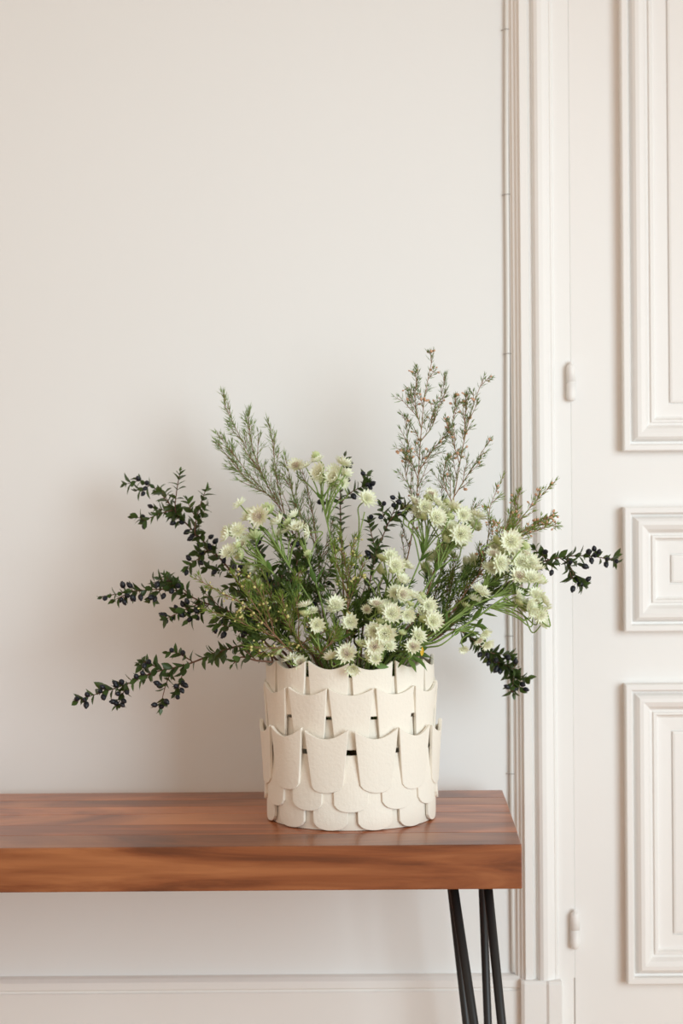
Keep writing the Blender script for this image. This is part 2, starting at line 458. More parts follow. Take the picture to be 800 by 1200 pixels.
# ------------------------------------------------------------------ vase
VC = Vector((P(409, 600, -.23).x + .0, -.23, BT))
vase = empty('ceramic_vase', VC, 'cream ceramic vase clad in overlapping scalloped tiles on the bench', 'vase')
H0 = 0.0
z_of = lambda py: P(409, py, -.335).z - BT
RIM = z_of(777)
def body():
    mb = MB(); NA = 120
    zs = [0.0004, .02, z_of(889), z_of(880.5), .11, z_of(845), z_of(841.5), .15, z_of(795)]
    ro, ri = .0972, .0925
    for r in (ro, ri):
        for z in zs:
            zz = z if (r == ro or z > .01) else .006
            for k in range(NA):
                a = 2 * math.pi * k / NA
                mb.v.append(Vector((math.sin(a) * r, -math.cos(a) * r, zz)))
    nz = len(zs)
    def hole(i, k):
        a = (k + .5) * 360 / NA
        if i == 2: return abs((a + 15) % 30 - 15) < 6
        if i == 5: return abs(a % 30 - 15) < 6
        return False
    idx = lambda s, i, k: s * nz * NA + i * NA + k % NA
    for i in range(nz - 1):
        for k in range(NA):
            if hole(i, k): continue
            mb.f.append((idx(0, i, k), idx(0, i, k + 1), idx(0, i + 1, k + 1), idx(0, i + 1, k)))
            mb.f.append((idx(1, i, k + 1), idx(1, i, k), idx(1, i + 1, k), idx(1, i + 1, k + 1)))
            for dk, e0, e1 in ((-1, k, k), (1, k + 1, k + 1)):
                if hole(i, (k + dk) % NA):
                    mb.f.append((idx(0, i, e0), idx(0, i + 1, e0), idx(1, i + 1, e0), idx(1, i, e0)))
    for i in (2, 5):
        for k in range(NA):
            if hole(i, k):
                for j in (i, i + 1): mb.f.append((idx(0, j, k), idx(0, j, k + 1), idx(1, j, k + 1), idx(1, j, k)))
    for k in range(NA):
        mb.f.append((idx(0, nz - 1, k), idx(0, nz - 1, k + 1), idx(1, nz - 1, k + 1), idx(1, nz - 1, k)))
    mb.f.append(tuple(idx(0, 0, k) for k in reversed(range(NA))))
    mb.f.append(tuple(idx(1, 0, k) for k in range(NA)))
    mb.build('body', M['ceramic_in'], vase, smooth=False)
body()
def tile_mesh(zb, zt, dip, wt, wb, r0, r1, th, bot, seed):
    """r0, r1: inner radius at the bottom and at the top"""
    rr = random.Random(seed)
    nu, nv = 12, 6
    mb = MB()
    s1, s2 = rr.uniform(-.002, .002), rr.uniform(-.0015, .0015)
    for lay in (1, 0):
        for j in range(nv + 1):
            v = j / nv
            for i in range(nu + 1):
                u = -1 + 2 * i / nu
                hb = zb + bot * (.45 * u * u + .55 * abs(u) ** 6) + s2 * u * (1 if zb > .01 else 0)
                ht = zt - dip * (1 - abs(u) ** 1.9) + s1 * u * .6
                z = hb + (ht - hb) * v
                vv = max(0.0, (z - zb) / (zt - zb))
                wd = wb + (wt - wb) * vv ** .85
                a = math.radians(wd) * u
                r = r0 + (r1 - r0) * vv ** 1.3 + lay * th + .0006 * math.sin(3 * u + seed) * vv
                mb.v.append(Vector((math.sin(a) * r, -math.cos(a) * r, z)))
    R = nu + 1; S = R * (nv + 1)
    for j in range(nv):
        for i in range(nu):
            a = j * R + i
            mb.f.append((a, a + 1, a + R + 1, a + R))
            mb.f.append((S + a + 1, S + a, S + a + R, S + a + R + 1))
    ring = [i for i in range(R)] + [j * R + nu for j in range(1, nv + 1)] + [nv * R + i for i in range(nu - 1, -1, -1)] + [j * R for j in range(nv - 1, 0, -1)]
    for k in range(len(ring)):
        a, b = ring[k], ring[(k + 1) % len(ring)]
        mb.f.append((a, S + a, S + b, b))
    return mb.mesh('tile', M['ceramic'], smooth=False)
rows = [  # zb, peak, dip, half width top/bottom deg, r bottom, r top, bottom rounding, first angle
    (z_of(841), z_of(777), .0088, 14.3, 12.0, .0974, .0978, .002, 15),
    (z_of(880), z_of(807), .0085, 14.2, 10.4, .0978, .1026, .003, 0),
    (z_of(930), z_of(855), .0110, 13.9, 9.7, .1022, .1066, .008, 15),
    (z_of(952), z_of(884), .0015, 12.4, 10.6, .1012, .0976, .009, 0),
    (.0006, z_of(925), .0, 12.6, 11.4, .0980, .0975, .0085, 15)]
for q, (zb, zt, dip, wt, wb, r0, r1, bot, a0) in enumerate(rows):
    vars_ = [tile_mesh(zb, zt, dip, wt, wb, r0, r1, .0042, bot, q * 10 + s) for s in range(4)]
    for k in range(12):
        t = add('tile', vars_[(k * 7 + q) % 4], vase, rot=(0, 0, math.radians(a0 + 30 * k + rnd.uniform(-.8, .8))))
        if q < 4: t.location = (0, 0, rnd.uniform(-.0012, .0012))
        bevel(t, .0009, 2, 50)

# ------------------------------------------------------------------ plants
RIMZ = BT + RIM - .012
def stem_start(rx, ry):
    """foot inside the vase and the place where the stem passes the rim"""
    foot = Vector((VC.x - rx * .035 + rnd.uniform(-.02, .02), VC.y - ry * .035 + rnd.uniform(-.02, .02), BT + .0095))
    thr = Vector((VC.x + rx * .080, VC.y + ry * .080, RIMZ))
    return foot, thr

# leaf, berry and flower meshes shared between copies
def leaf_mesh(name, mt, L, W, fold, curl):
    mb = MB(); prof = [(0, .06), (.22, .72), (.45, 1.0), (.72, .68), (1, 0)]
    for t, wd in prof:
        z = -curl * t * t * L
        mb.v += [Vector((-wd * W, t * L, z + fold * wd * W)), Vector((0, t * L, z)), Vector((wd * W, t * L, z + fold * wd * W))]
    for i in range(4):
        for k in range(2):
            a = i * 3 + k
            mb.f.append((a, a + 1, a + 4, a + 3))
    return mb.mesh(name, mt)
LEAF = [leaf_mesh('leaf', M['leaf'], .0145, .0036, .35, .15), leaf_mesh('leaf', M['leaf'], .0130, .0039, .25, .3), leaf_mesh('leaf', M['leaf'], .0150, .0037, .45, .0)]
GLEAF = [leaf_mesh('leaf', M['greenleaf'], .022, .0042, .3, .25), leaf_mesh('leaf', M['greenleaf'], .026, .0038, .4, -.1)]
def berry_mesh():
    mb = MB(); n = 10
    pr = [(-.0042, .0004), (-.0038, .0016), (-.0024, .0029), (0, .0034), (.0024, .0028), (.0036, .0016), (.0038, .0013), (.0047, .0015), (.0045, .0008), (.0038, .0006)]
    mb.tube([Vector((0, a, 0)) for a, _ in pr], [b for _, b in pr], n)
    return mb.mesh('berry', M['berry'])
BERRY = berry_mesh()

def myrtle(label, rim, path, shoots=(), dens=1.0, bare=0.0, berries=(), lscale=1.0, leafy=.5, group='myrtle branches'):
    foot, thr = stem_start(*rim)
    ax = [foot, thr] + [P(*p) for p in path]
    th = empty('myrtle_branch', foot, label, 'branch', group)
    main = spline(ax, 8)
    out0 = next(i for i, p in enumerate(main) if p.z > BT + RIM + .004 or i >= 14)
    n = len(main)
    st = MB(); st.tube(main, [.0019 * (1 - .72 * i / n) for i in range(n)], 6)
    lines = [(main[max(9, out0):], True)]
    for s in shoots:
        pl = spline([P(*p) for p in s], 6)
        j = min(main, key=lambda q: (q - pl[0]).length)
        pl = spline([j, pl[0].lerp(pl[1], .5)] + [P(*p) for p in s[1:]], 6)
        st.tube(pl, [.0010 * (1 - .5 * i / len(pl)) for i in range(len(pl))], 5)
        lines.append((pl, False))
    # small side twigs
    extra = []
    for ln, ismain in list(lines):
        for p, t, fr in walk(ln, .019, .02):
            if ismain and fr < bare: continue
            if rnd.random() < leafy * (1 if ismain else .5):
                d = (t * .75 + perp(t) * .8).normalized(); L = rnd.uniform(.018, .038) * (1.15 - .6 * fr)
                tw = [p, p + d * L * .5, p + d * L + t * L * .12]
                st.tube(tw, [.0006, .0005, .0004], 4); extra.append((tw, False))
    pos = []
    for ln, ismain in lines + extra:
        spin = rnd.uniform(0, 3)
        step = (.0068 if ismain else .0062) / dens
        r0 = perp((ln[-1] - ln[0]).normalized())
        for p, t, fr in walk(ln, step, .004):
            if ismain and fr < bare: continue
            r = (r0 - t * r0.dot(t)).normalized(); r = Matrix.Rotation(spin, 3, t) @ r
            spin += math.pi / 2 + rnd.uniform(-.35, .35)
            for s in (1, -1):
                if rnd.random() < .12: continue
                d = (r * s * rnd.uniform(.7, 1.05) + t * rnd.uniform(.45, .85) + Vector((0, 0, -.08))).normalized()
                add('leaf', rnd.choice(LEAF), th, loc=p - foot, rot=frame(d, t + perp(t) * .35), scale=lscale * rnd.uniform(.8, 1.22) * (.85 if fr > .9 else 1))
        d = (ln[-1] - ln[-2]).normalized()
        for _ in range(2): add('leaf', rnd.choice(LEAF), th, loc=ln[-1] - foot, rot=frame((d + perp(d) * .35).normalized(), perp(d)), scale=lscale * rnd.uniform(.5, .8))
    # berries on short stalks: pixel positions or counts along fractions of the main axis
    for b in berries:
        q = P(b[0], b[1], b[2] if len(b) > 2 else 0) if len(b) > 2 else None
        if q is None:
            cand = min(main, key=lambda z: (screen(z) - Vector((b[0], b[1]))).length)
            q = P(b[0], b[1], cand.y - .009 + rnd.uniform(-.008, .004))
        allp = [z for ln, _ in lines + extra for z in ln]
        j = min(allp, key=lambda z: (z - q).length)
        if (q - j).length > .012: q = j + (q - j).normalized() * rnd.uniform(.008, .012)
        d = (q - j); d = d.normalized() if d.length > 1e-5 else Vector((0, -1, 0))
        d = (d + Vector((rnd.uniform(-.3, .3), rnd.uniform(-.3, .3), rnd.uniform(-.3, .2)))).normalized()
        st.tube([j, j.lerp(q, .5) + Vector((0, 0, .001)), q], [.0005, .0004, .0004], 4)
        add('berry', BERRY, th, loc=q - foot, rot=frame(d, perp(d)), scale=rnd.uniform(.85, 1.1))
    st.build('stem', M['bark'], th, off=foot)
    return th
CMI = CM.inverted()
def screen(p):
    c = CMI @ p
    return Vector((400 + F * c.x / -c.z, 600 - F * c.y / -c.z))

def waxflower(label, rim, path, twigs=14, tw_len=.05, n_len=.0125, ndens=1.0, mat_n='needle_dark', buds=None, bud_n=0, start=.35, spread=.55, shoots=(), side=.5, nw=.0006, smat='waxstem'):
    foot, thr = stem_start(*rim)
    ax = [foot, thr] + [P(*p) for p in path]
    th = empty('waxflower_branch', foot, label, 'branch', 'waxflower branches')
    main = spline(ax, 8); n = len(main)
    st, nd, bd = MB(), MB(), MB()
    st.tube(main, [.0013 * (1 - .72 * i / n) for i in range(n)], 6)
    lines = [(main, start + .08)]
    for s in shoots:
        q = [P(*p) for p in s]
        j = min(main, key=lambda z: (z - q[0]).length)
        pl = spline([j] + q[1:], 8)
        st.tube(pl, [.0007 * (1 - .6 * i / len(pl)) for i in range(len(pl))], 5)
        lines.append((pl, .12))
    sub = []
    for ln, s0 in lines:
        tot = sum((ln[i + 1] - ln[i]).length for i in range(len(ln) - 1))
        k = max(3, int(twigs * (1 if ln is main else .55)))
        for p, t, fr in walk(ln, tot * (1 - s0) / k, tot * s0):
            d = (t + perp(t) * spread * rnd.uniform(.6, 1.2)).normalized()
            L = tw_len * rnd.uniform(.5, 1.15) * (1.25 - .95 * fr) * (1 if ln is main else .6)
            tw = [p, p + d * L * .5 + t * L * .05, p + d * L + t * L * .18]
            st.tube(tw, [.0005, .0004, .0003], 4); sub.append(tw)
            for p2, t2, f2 in walk(tw, L * .3, L * .3):
                if rnd.random() < side:
                    d2 = (t2 + perp(t2) * .7).normalized(); L2 = L * rnd.uniform(.25, .45)
                    t3 = [p2, p2 + d2 * L2 * .5, p2 + d2 * L2 + t2 * L2 * .1]
                    st.tube(t3, [.0004, .0003, .00025], 4); sub.append(t3)
    for ln in sub + [l[int(len(l) * max(s, .15)):] for l, s in lines]:
        for p, t, fr in walk(ln, .0046 / ndens, .002):
            r = perp(t)
            for s in (1, -1):
                if rnd.random() < .15: continue
                d = (t * rnd.uniform(.8, 1.2) + r * s * .75).normalized()
                nd.needle(p, d, (t - d * t.dot(d) + perp(d) * .3).normalized(), n_len * rnd.uniform(.65, 1.2), nw)
        t = (ln[-1] - ln[-2]).normalized()
        for _ in range(3):
            d = (t + perp(t) * .25).normalized(); nd.needle(ln[-1], d, perp(d), n_len * rnd.uniform(.5, .8), nw)
    if buds:
        for _ in range(bud_n):
            ln = rnd.choice(sub); p = ln[rnd.choice((1, 2, 2))]
            for _ in range(rnd.choice((1, 2, 2, 3))):
                d = (perp((ln[-1] - ln[0]).normalized()) + Vector((0, 0, .5))).normalized()
                q = p + d * rnd.uniform(.003, .006)
                st.tube([p, q], [.0003, .0003], 4, cap=False)
                bd.ball(q + d * .001, rnd.uniform(.0011, .0019), d, 1.25)
    st.build('stem', M[smat], th, off=foot)
    tag(nd.build('needles', M[mat_n], th, smooth=False, off=foot), kind='stuff')
    if bd.v: tag(bd.build('buds', M[buds], th, off=foot), kind='stuff')
    return th

# astrantia heads: a ruff of pointed bracts round a dome of florets (unit radius)
def bract_mesh(name, mt, nb, cup, seed):
    rr = random.Random(seed); mb = MB()
    mb.v.append(Vector((0, 0, -.12)))
    for lay, (c, L) in enumerate(((cup, 1.0), (cup + .28, .93))):
        for k in range(nb):
            a = 2 * math.pi * (k + lay * .5) / nb + rr.uniform(-.05, .05)
            l = L * rr.uniform(.88, 1.06); tilt = c + rr.uniform(-.12, .12)
            u = Vector((math.cos(a), math.sin(a), 0)); s = Vector((-math.sin(a), math.cos(a), 0))
            def pt(r, sd, dz=0): return u * r * l * math.cos(tilt * r) + s * sd + Vector((0, 0, r * l * math.sin(tilt) * (.5 + .5 * r) - .06 + dz))
            b = len(mb.v); wd = 3.3 / nb * .55
            mb.v += [pt(.22, .06), pt(.22, -.06), pt(.62, wd, .03), pt(.62, -wd, .03), pt(.60, 0, -.03), pt(1.0, 0)]
            mb.f += [(0, b + 1, b), (b, b + 1, b + 4), (b, b + 4, b + 2), (b + 1, b + 3, b + 4), (b + 2, b + 4, b + 5), (b + 4, b + 3, b + 5)]
    return mb.mesh(name, mt, smooth=False)
def floret_mesh(mt, n, seed, R=.42, hgt=.36):
    rr = random.Random(seed); mb = MB()
    for i in range(n):
        a = i * 2.39996; q = math.sqrt((i + .5) / n)
        p = Vector((math.cos(a) * R * q, math.sin(a) * R * q, hgt * (1 - .55 * q * q) * rr.uniform(.85, 1.1)))
        mb.tube([Vector((p.x * .25, p.y * .25, -.05)), p], [.022, .016], 3, cap=False)
        mb.ball(p, .046 * rr.uniform(.7, 1.2), p.normalized(), 1.2)
    return mb.mesh('florets', mt)
BR_O = [bract_mesh('flower', M['bract'], nb, c, s) for nb, c, s in ((13, .25, 1), (15, .38, 2), (12, .55, 3))]
BR_G = [bract_mesh('flower', M['bract_green'], 11, .75, 4), bract_mesh('flower', M['bract_green'], 12, .5, 5)]
FL = [floret_mesh(M['pin'], 34, 1), floret_mesh(M['pin'], 30, 7), floret_mesh(M['pin_pink'], 30, 2), floret_mesh(M['pin'], 26, 3, .42, .5)]
FL_SMALL = floret_mesh(M['pin'], 14, 4, .38, .5)

def astrantia(label, rim, path, flowers, r=.0016, leaves=3, blades=()):
    foot, thr = stem_start(*rim)
    ax = [foot, thr] + [P(*p) for p in path]
    th = empty('astrantia_stem', foot, label, 'flower', 'astrantia flower stems')
    main = spline(ax, 8); n = len(main)
    st = MB(); st.tube(main, [r * (1 - .4 * i / n) for i in range(n)], 6)
    node = main[-1]; tn = (main[-1] - main[-3]).normalized()
    more = [(fx + rnd.uniform(-13, 13), fy + rnd.uniform(-7, 12), fd + rnd.uniform(.008, .02), rnd.uniform(12, 19), rnd.choice('sbook')) for fx, fy, fd, dia, kd in flowers] if len(flowers) >= 6 else []
    for fx, fy, fd, dia, kd in list(flowers) + more[:8]:
        c = P(fx, fy, fd)
        out = Vector((c.x - VC.x, c.y - VC.y, 0)); out = out.normalized() if out.length > .01 else Vector((0, -1, 0))
        rv = Vector((rnd.gauss(0, 1), rnd.gauss(0, 1), rnd.gauss(0, 1))) * .22
        if kd == 'o': z = Vector((0, -.80, .38)) + out * .35 + rv
        elif kd == 'f': z = Vector((0, -1, .12)) + out * .1 + rv * .5
        elif kd == 's': z = Vector((0, -.15, .75)) + out * .55 + rv * 1.3
        elif kd == 'n': z = Vector((0, -.45, -.45)) + out * .5 + rv
        else: z = Vector((0, .35, .55)) + out * .5 + rv
        z = z.normalized()
        R = dia * .5 / F * (CAM_D + fd) * 1.36
        bud = kd == 'b' or dia < 11
        # the pedicel leaves the nearest point of the upper stem
        near = min(main[int(n * .72):], key=lambda q: abs((q - c).length - .055) + (0.0 if q.z < c.z else .02))
        base = c - z * R * .12
        ctrl = base - z * min(.02, (base - near).length * .4)
        st.tube(spline([near, near.lerp(ctrl, .55) + tn * .004, ctrl, base], 5), [.00085] * 15 + [.0007], 5)
        zq = z.to_track_quat('Z', 'Y').to_euler()
        rot = (z.to_track_quat('Z', 'Y') @ Euler((0, 0, rnd.uniform(0, 6))).to_quaternion()).to_euler()
        green = bud or (kd == 'k' and rnd.random() < .5)
        fo = add('flower', rnd.choice(BR_G if green else BR_O), th, loc=c - foot, rot=rot, scale=R)
        fl = add('florets', FL_SMALL if bud else rnd.choice(FL), fo)
        fl['kind'] = 'stuff'
    for _ in range(leaves):
        a = perp(tn); d = (tn * .5 + a).normalized()
        add('leaf', rnd.choice(GLEAF), th, loc=node - foot, rot=frame(d, tn + perp(tn) * .3), scale=rnd.uniform(.55, .95))
    for (xa, ya, da), (xb, yb, db) in blades:
        p, q = P(xa, ya, da), P(xb, yb, db); d = q - p
        add('leaf', GLEAF[0], th, loc=p - foot, rot=frame(d, Vector((rnd.uniform(-.3, .3), -.6, .8))), scale=d.length / .022)
    for k in range(3):
        p = main[int(n * rnd.uniform(.5, .85))]
        if p.z > BT + RIM + .01:
            d = (tn * .7 + perp(tn)).normalized()
            add('leaf', rnd.choice(GLEAF), th, loc=p - foot, rot=frame(d, tn), scale=rnd.uniform(.6, 1.0))
    st.build('stem', M['stem'], th, off=foot)
    return th

# --- myrtle with dark berries
myrtle('myrtle branch arching to the upper left, dark berries near its tip', (-.75, .2),
       [(305, 735, -.20), (272, 672, -.165), (236, 632, -.135), (208, 603, -.115), (185, 575, -.10), (161, 562, -.09)],
       shoots=[[(205, 600, -.135), (207, 575, -.13), (211, 553, -.125)], [(228, 626, -.15), (232, 600, -.15), (241, 574, -.15)], [(203, 598, -.135), (185, 603, -.135), (169, 610, -.13)], [(246, 642, -.15), (232, 655, -.15), (220, 664, -.15)]],
       bare=.04, leafy=.8, berries=[(162, 561), (172, 566), (169, 573), (166, 585), (168, 591), (168, 605), (169, 617), (200, 615), (213, 612), (212, 627), (213, 636), (225, 628), (228, 622), (233, 638), (245, 640), (246, 644), (238, 664), (221, 654), (216, 680), (249, 627), (262, 658), (272, 664), (255, 630), (263, 655), (243, 674), (236, 648), (290, 690)])
myrtle('myrtle branch reaching straight left, berry clusters midway up the wall', (-.85, -.1),
       [(318, 760, -.24), (285, 728, -.22), (258, 712, -.20), (238, 706, -.19), (205, 692, -.18), (165, 692, -.17), (120, 699, -.165)],
       shoots=[[(240, 706, -.19), (222, 712, -.195), (195, 725, -.2)], [(225, 700, -.185), (208, 685, -.18), (188, 678, -.18)], [(245, 708, -.19), (232, 720, -.2), (218, 728, -.2)]],
       bare=.08, leafy=.7, berries=[(143, 684), (148, 680), (152, 686), (149, 698), (141, 703), (147, 711), (158, 710), (155, 705), (123, 701), (184, 685), (177, 700), (190, 701), (199, 693), (207, 686), (183, 714), (190, 716), (201, 725), (212, 720), (194, 728), (214, 708), (221, 719), (222, 726), (231, 724), (178, 709), (166, 706), (253, 740), (260, 746), (268, 750), (278, 752), (205, 710), (230, 716), (219, 705)])
myrtle('lowest left myrtle branch, drooping past the vase with feathered leaf pairs', (-.92, -.15),
       [(310, 768, -.25), (284, 757, -.24), (250, 767, -.225), (215, 780, -.21), (180, 788, -.205), (145, 803, -.2), (92, 820, -.195)],
       shoots=[[(205, 782, -.21), (195, 800, -.21), (188, 828, -.21)], [(215, 778, -.21), (212, 797, -.21), (206, 812, -.21)], [(190, 786, -.205), (176, 778, -.2), (168, 776, -.2)], [(150, 800, -.2), (143, 815, -.2), (138, 826, -.2)], [(225, 775, -.21), (207, 765, -.21), (197, 764, -.21)]],
       bare=.03, leafy=.5, berries=[(90, 819), (99, 820), (101, 826), (102, 814), (116, 809), (120, 805), (122, 820), (128, 821), (130, 795), (140, 796), (136, 803), (138, 813), (145, 828), (149, 812), (147, 823), (136, 824), (181, 826), (189, 828), (195, 822), (206, 804), (214, 800), (208, 817), (213, 809), (217, 803), (201, 762), (215, 763), (173, 773), (169, 780), (167, 789), (182, 800), (158, 792), (180, 803)])
myrtle('short leafy myrtle sprig spilling over the left rim of the vase', (-1.0, -.35),
       [(318, 776, -.29), (300, 774, -.30), (283, 770, -.30), (273, 778, -.30)], shoots=[[(300, 774, -.30), (288, 762, -.30), (282, 752, -.30)]], bare=.5, leafy=.2, berries=[(304, 748, -.30)])
myrtle('dense dark myrtle branch filling the left heart of the bouquet', (-.5, .25),
       [(345, 745, -.22), (325, 695, -.21), (308, 655, -.20), (296, 625, -.2)],
       shoots=[[(330, 705, -.21), (345, 670, -.215), (352, 640, -.21)], [(322, 690, -.21), (295, 680, -.22), (275, 665, -.22)], [(345, 740, -.22), (320, 725, -.24), (285, 712, -.24)]],
       bare=.3, dens=1.1, lscale=1.15, berries=[(315, 663, -.26), (320, 686, -.26), (325, 629, -.24), (328, 628, -.25), (314, 633, -.24), (288, 656, -.24), (273, 664, -.24), (305, 748, -.24)])
myrtle('inner myrtle branch rising behind the single front-left white flower', (-.2, .35),
       [(372, 740, -.18), (360, 690, -.17), (345, 650, -.16), (330, 615, -.16)],
       shoots=[[(365, 710, -.18), (385, 670, -.17), (392, 645, -.17)], [(360, 690, -.17), (335, 680, -.19), (312, 690, -.2)]],
       bare=.3, dens=1.1, lscale=1.15, berries=[(398, 685, -.2), (372, 716, -.24)])
myrtle('upright myrtle sprig with paired leaves, rising behind the top white cluster', (0, .5),
       [(404, 730, -.16), (401, 660, -.15), (399, 610, -.15), (399, 575, -.15), (404, 535, -.15)],
       shoots=[[(399, 590, -.15), (411, 577, -.15), (430, 568, -.15)], [(399, 585, -.15), (388, 588, -.15), (377, 590, -.15)]],
       bare=.40, leafy=.12, berries=[(415, 548), (419, 551), (411, 563), (373, 587), (431, 568), (440, 566), (437, 574), (412, 543), (418, 587)])
myrtle('myrtle branch with berries at its tip, right of the lone upright bloom', (.15, .25),
       [(424, 745, -.21), (430, 700, -.2), (440, 650, -.19), (452, 620, -.19), (467, 586, -.185)],
       shoots=[[(441, 648, -.19), (436, 630, -.19), (432, 612, -.19)], [(452, 618, -.19), (460, 606, -.2), (469, 602, -.2)], [(428, 715, -.2), (415, 690, -.2), (408, 668, -.2)]],
       bare=.34, berries=[(451, 589), (460, 583), (468, 602), (446, 606), (436, 602), (424, 643), (425, 651), (422, 663), (413, 685), (467, 588), (461, 592)])
myrtle('myrtle branch pointing right across the door, dark berries at its tip', (.75, .2),
       [(515, 745, -.21), (560, 705, -.20), (600, 680, -.19), (632, 660, -.185), (665, 652, -.18), (695, 652, -.175), (722, 658, -.17)],
       shoots=[[(655, 653, -.18), (668, 664, -.185), (675, 683, -.185)], [(668, 675, -.185), (676, 677, -.185), (682, 684, -.185)], [(645, 657, -.18), (633, 650, -.18), (627, 644, -.18)]],
       bare=.52, dens=1.2, leafy=.85, berries=[(640, 645), (690, 645), (696, 643), (703, 644), (697, 651), (694, 661), (690, 665), (711, 655), (724, 658), (711, 668), (697, 671), (677, 679), (680, 684), (671, 690), (668, 659), (646, 671)])
myrtle('myrtle branch drooping to the lower right in front of the door casing', (.8, .35),
       [(500, 748, -.17), (535, 738, -.14), (563, 758, -.12), (588, 780, -.11), (605, 800, -.105), (611, 808, -.10)],
       shoots=[[(566, 762, -.12), (580, 766, -.115), (598, 768, -.11)], [(588, 780, -.11), (600, 782, -.108), (606, 800, -.105)]],
       bare=.40, dens=1.25, leafy=.6, lscale=1.05, berries=[(562, 767), (571, 768), (581, 774), (571, 780), (579, 788), (584, 790), (577, 790), (596, 771), (604, 775), (594, 805), (600, 809), (604, 806), (616, 808), (612, 802)])
myrtle('low myrtle sprig tucked behind the white blooms at the right rim', (.6, .5),
       [(495, 745, -.16), (515, 725, -.15), (535, 715, -.14)], bare=.3, berries=[(521, 737), (505, 730)])
myrtle('short myrtle sprig low at the back centre of the vase', (.25, .6),
       [(430, 740, -.16), (438, 705, -.15), (450, 675, -.15)], shoots=[[(436, 715, -.15), (420, 700, -.15), (412, 695, -.15)]], bare=.3)

# --- waxflower
waxflower('feathery pale green waxflower branch, tallest on the left', (-.25, .4),
          [(375, 720, -.17), (350, 640, -.15), (318, 578, -.14), (288, 525, -.135), (263, 475, -.13)],
          shoots=[[(325, 590, -.14), (295, 560, -.13), (272, 530, -.13), (254, 508, -.125)], [(322, 588, -.14), (290, 562, -.135), (267, 535, -.13), (253, 517, -.13)], [(312, 565, -.14), (296, 525, -.14), (291, 488, -.14)], [(335, 610, -.145), (325, 565, -.15), (317, 502, -.15)], [(345, 635, -.15), (345, 590, -.155), (334, 535, -.155)]],
          twigs=16, tw_len=.05, n_len=.014, ndens=.62, start=.48, mat_n='needle_pale', spread=.5, side=.6)
waxflower('tallest waxflower branch, upright right of centre with tiny pinkish buds', (.3, .35),
          [(458, 720, -.19), (478, 650, -.18), (488, 580, -.17), (493, 510, -.17), (498, 462, -.17), (508, 413, -.165)],
          shoots=[[(490, 560, -.17), (480, 530, -.17), (474, 490, -.17)], [(493, 520, -.17), (508, 495, -.165), (521, 447, -.16)], [(488, 590, -.17), (476, 560, -.17), (474, 530, -.17)], [(494, 500, -.17), (486, 470, -.17), (490, 438, -.17)], [(490, 550, -.17), (505, 530, -.17), (525, 505, -.17)]],
          twigs=14, tw_len=.046, n_len=.0105, ndens=.55, start=.46, mat_n='needle_dark', buds='bud_pink', bud_n=38, spread=.6, side=.7)
waxflower('slender waxflower branch leaning right of the tallest one', (.45, .25),
          [(490, 720, -.2), (514, 650, -.19), (530, 590, -.185), (541, 530, -.18), (552, 482, -.18), (567, 441, -.175)],
          shoots=[[(532, 580, -.185), (555, 545, -.18), (574, 515, -.175)], [(538, 545, -.18), (530, 510, -.18), (534, 465, -.18)], [(530, 590, -.185), (520, 565, -.185), (522, 540, -.185)], [(545, 515, -.18), (545, 490, -.18), (546, 472, -.18)]],
          twigs=11, tw_len=.045, n_len=.0105, ndens=.5, start=.5, mat_n='needle_dark', buds='bud_pink', bud_n=28, spread=.6, side=.7)
waxflower('waxflower branch with peach buds spreading right before the door casing', (.7, .05),
          [(515, 735, -.24), (552, 685, -.23), (585, 642, -.225), (615, 602, -.22), (650, 564, -.215)],
          shoots=[[(560, 672, -.23), (572, 630, -.22), (574, 595, -.22), (588, 562, -.22)], [(585, 642, -.225), (600, 622, -.22), (608, 578, -.22)], [(590, 636, -.225), (615, 622, -.22), (646, 604, -.215)], [(595, 640, -.225), (620, 625, -.22), (652, 614, -.215)], [(575, 655, -.225), (592, 620, -.23), (600, 600, -.23)]],
          twigs=13, tw_len=.036, n_len=.0115, ndens=.75, start=.45, mat_n='needle_bright', buds='bud_pink', bud_n=60, spread=.6)
waxflower('waxflower branch with yellow buds leaning low to the left', (-.6, -.45),
          [(345, 768, -.30), (318, 740, -.30), (290, 712, -.295), (255, 692, -.285), (227, 677, -.28)],
          shoots=[[(318, 740, -.30), (302, 715, -.30), (285, 690, -.30), (272, 672, -.30)], [(322, 745, -.30), (312, 710, -.30), (300, 688, -.3), (288, 670, -.3)], [(320, 750, -.30), (295, 735, -.30), (265, 722, -.295), (245, 716, -.29)], [(330, 765, -.30), (305, 760, -.305), (293, 757, -.305)]],
          twigs=13, tw_len=.028, n_len=.0105, start=.38, mat_n='needle_bright', buds='bud_yellow', bud_n=40, spread=.55)
waxflower('upright waxflower stem with yellow buds below the lone upright bloom', (-.05, -.3),
          [(407, 735, -.27), (407, 690, -.26), (403, 650, -.255), (398, 622, -.25)],
          shoots=[[(407, 700, -.26), (397, 665, -.26), (390, 640, -.26)], [(408, 710, -.265), (418, 680, -.26), (428, 658, -.26)], [(407, 690, -.26), (412, 655, -.255), (415, 632, -.25)]],
          twigs=12, tw_len=.028, start=.36, mat_n='needle_bright', buds='bud_yellow', bud_n=34, spread=.5)
waxflower('red stemmed waxflower sprig rising just left of the top white cluster', (-.15, .3),
          [(380, 730, -.19), (374, 670, -.18), (368, 615, -.175), (362, 580, -.17), (354, 550, -.17)],
          shoots=[[(374, 660, -.18), (385, 630, -.18), (390, 610, -.18)], [(372, 640, -.18), (358, 615, -.18), (346, 590, -.18)]],
          twigs=15, tw_len=.035, start=.35, mat_n='needle_dark', ndens=.8, spread=.55)
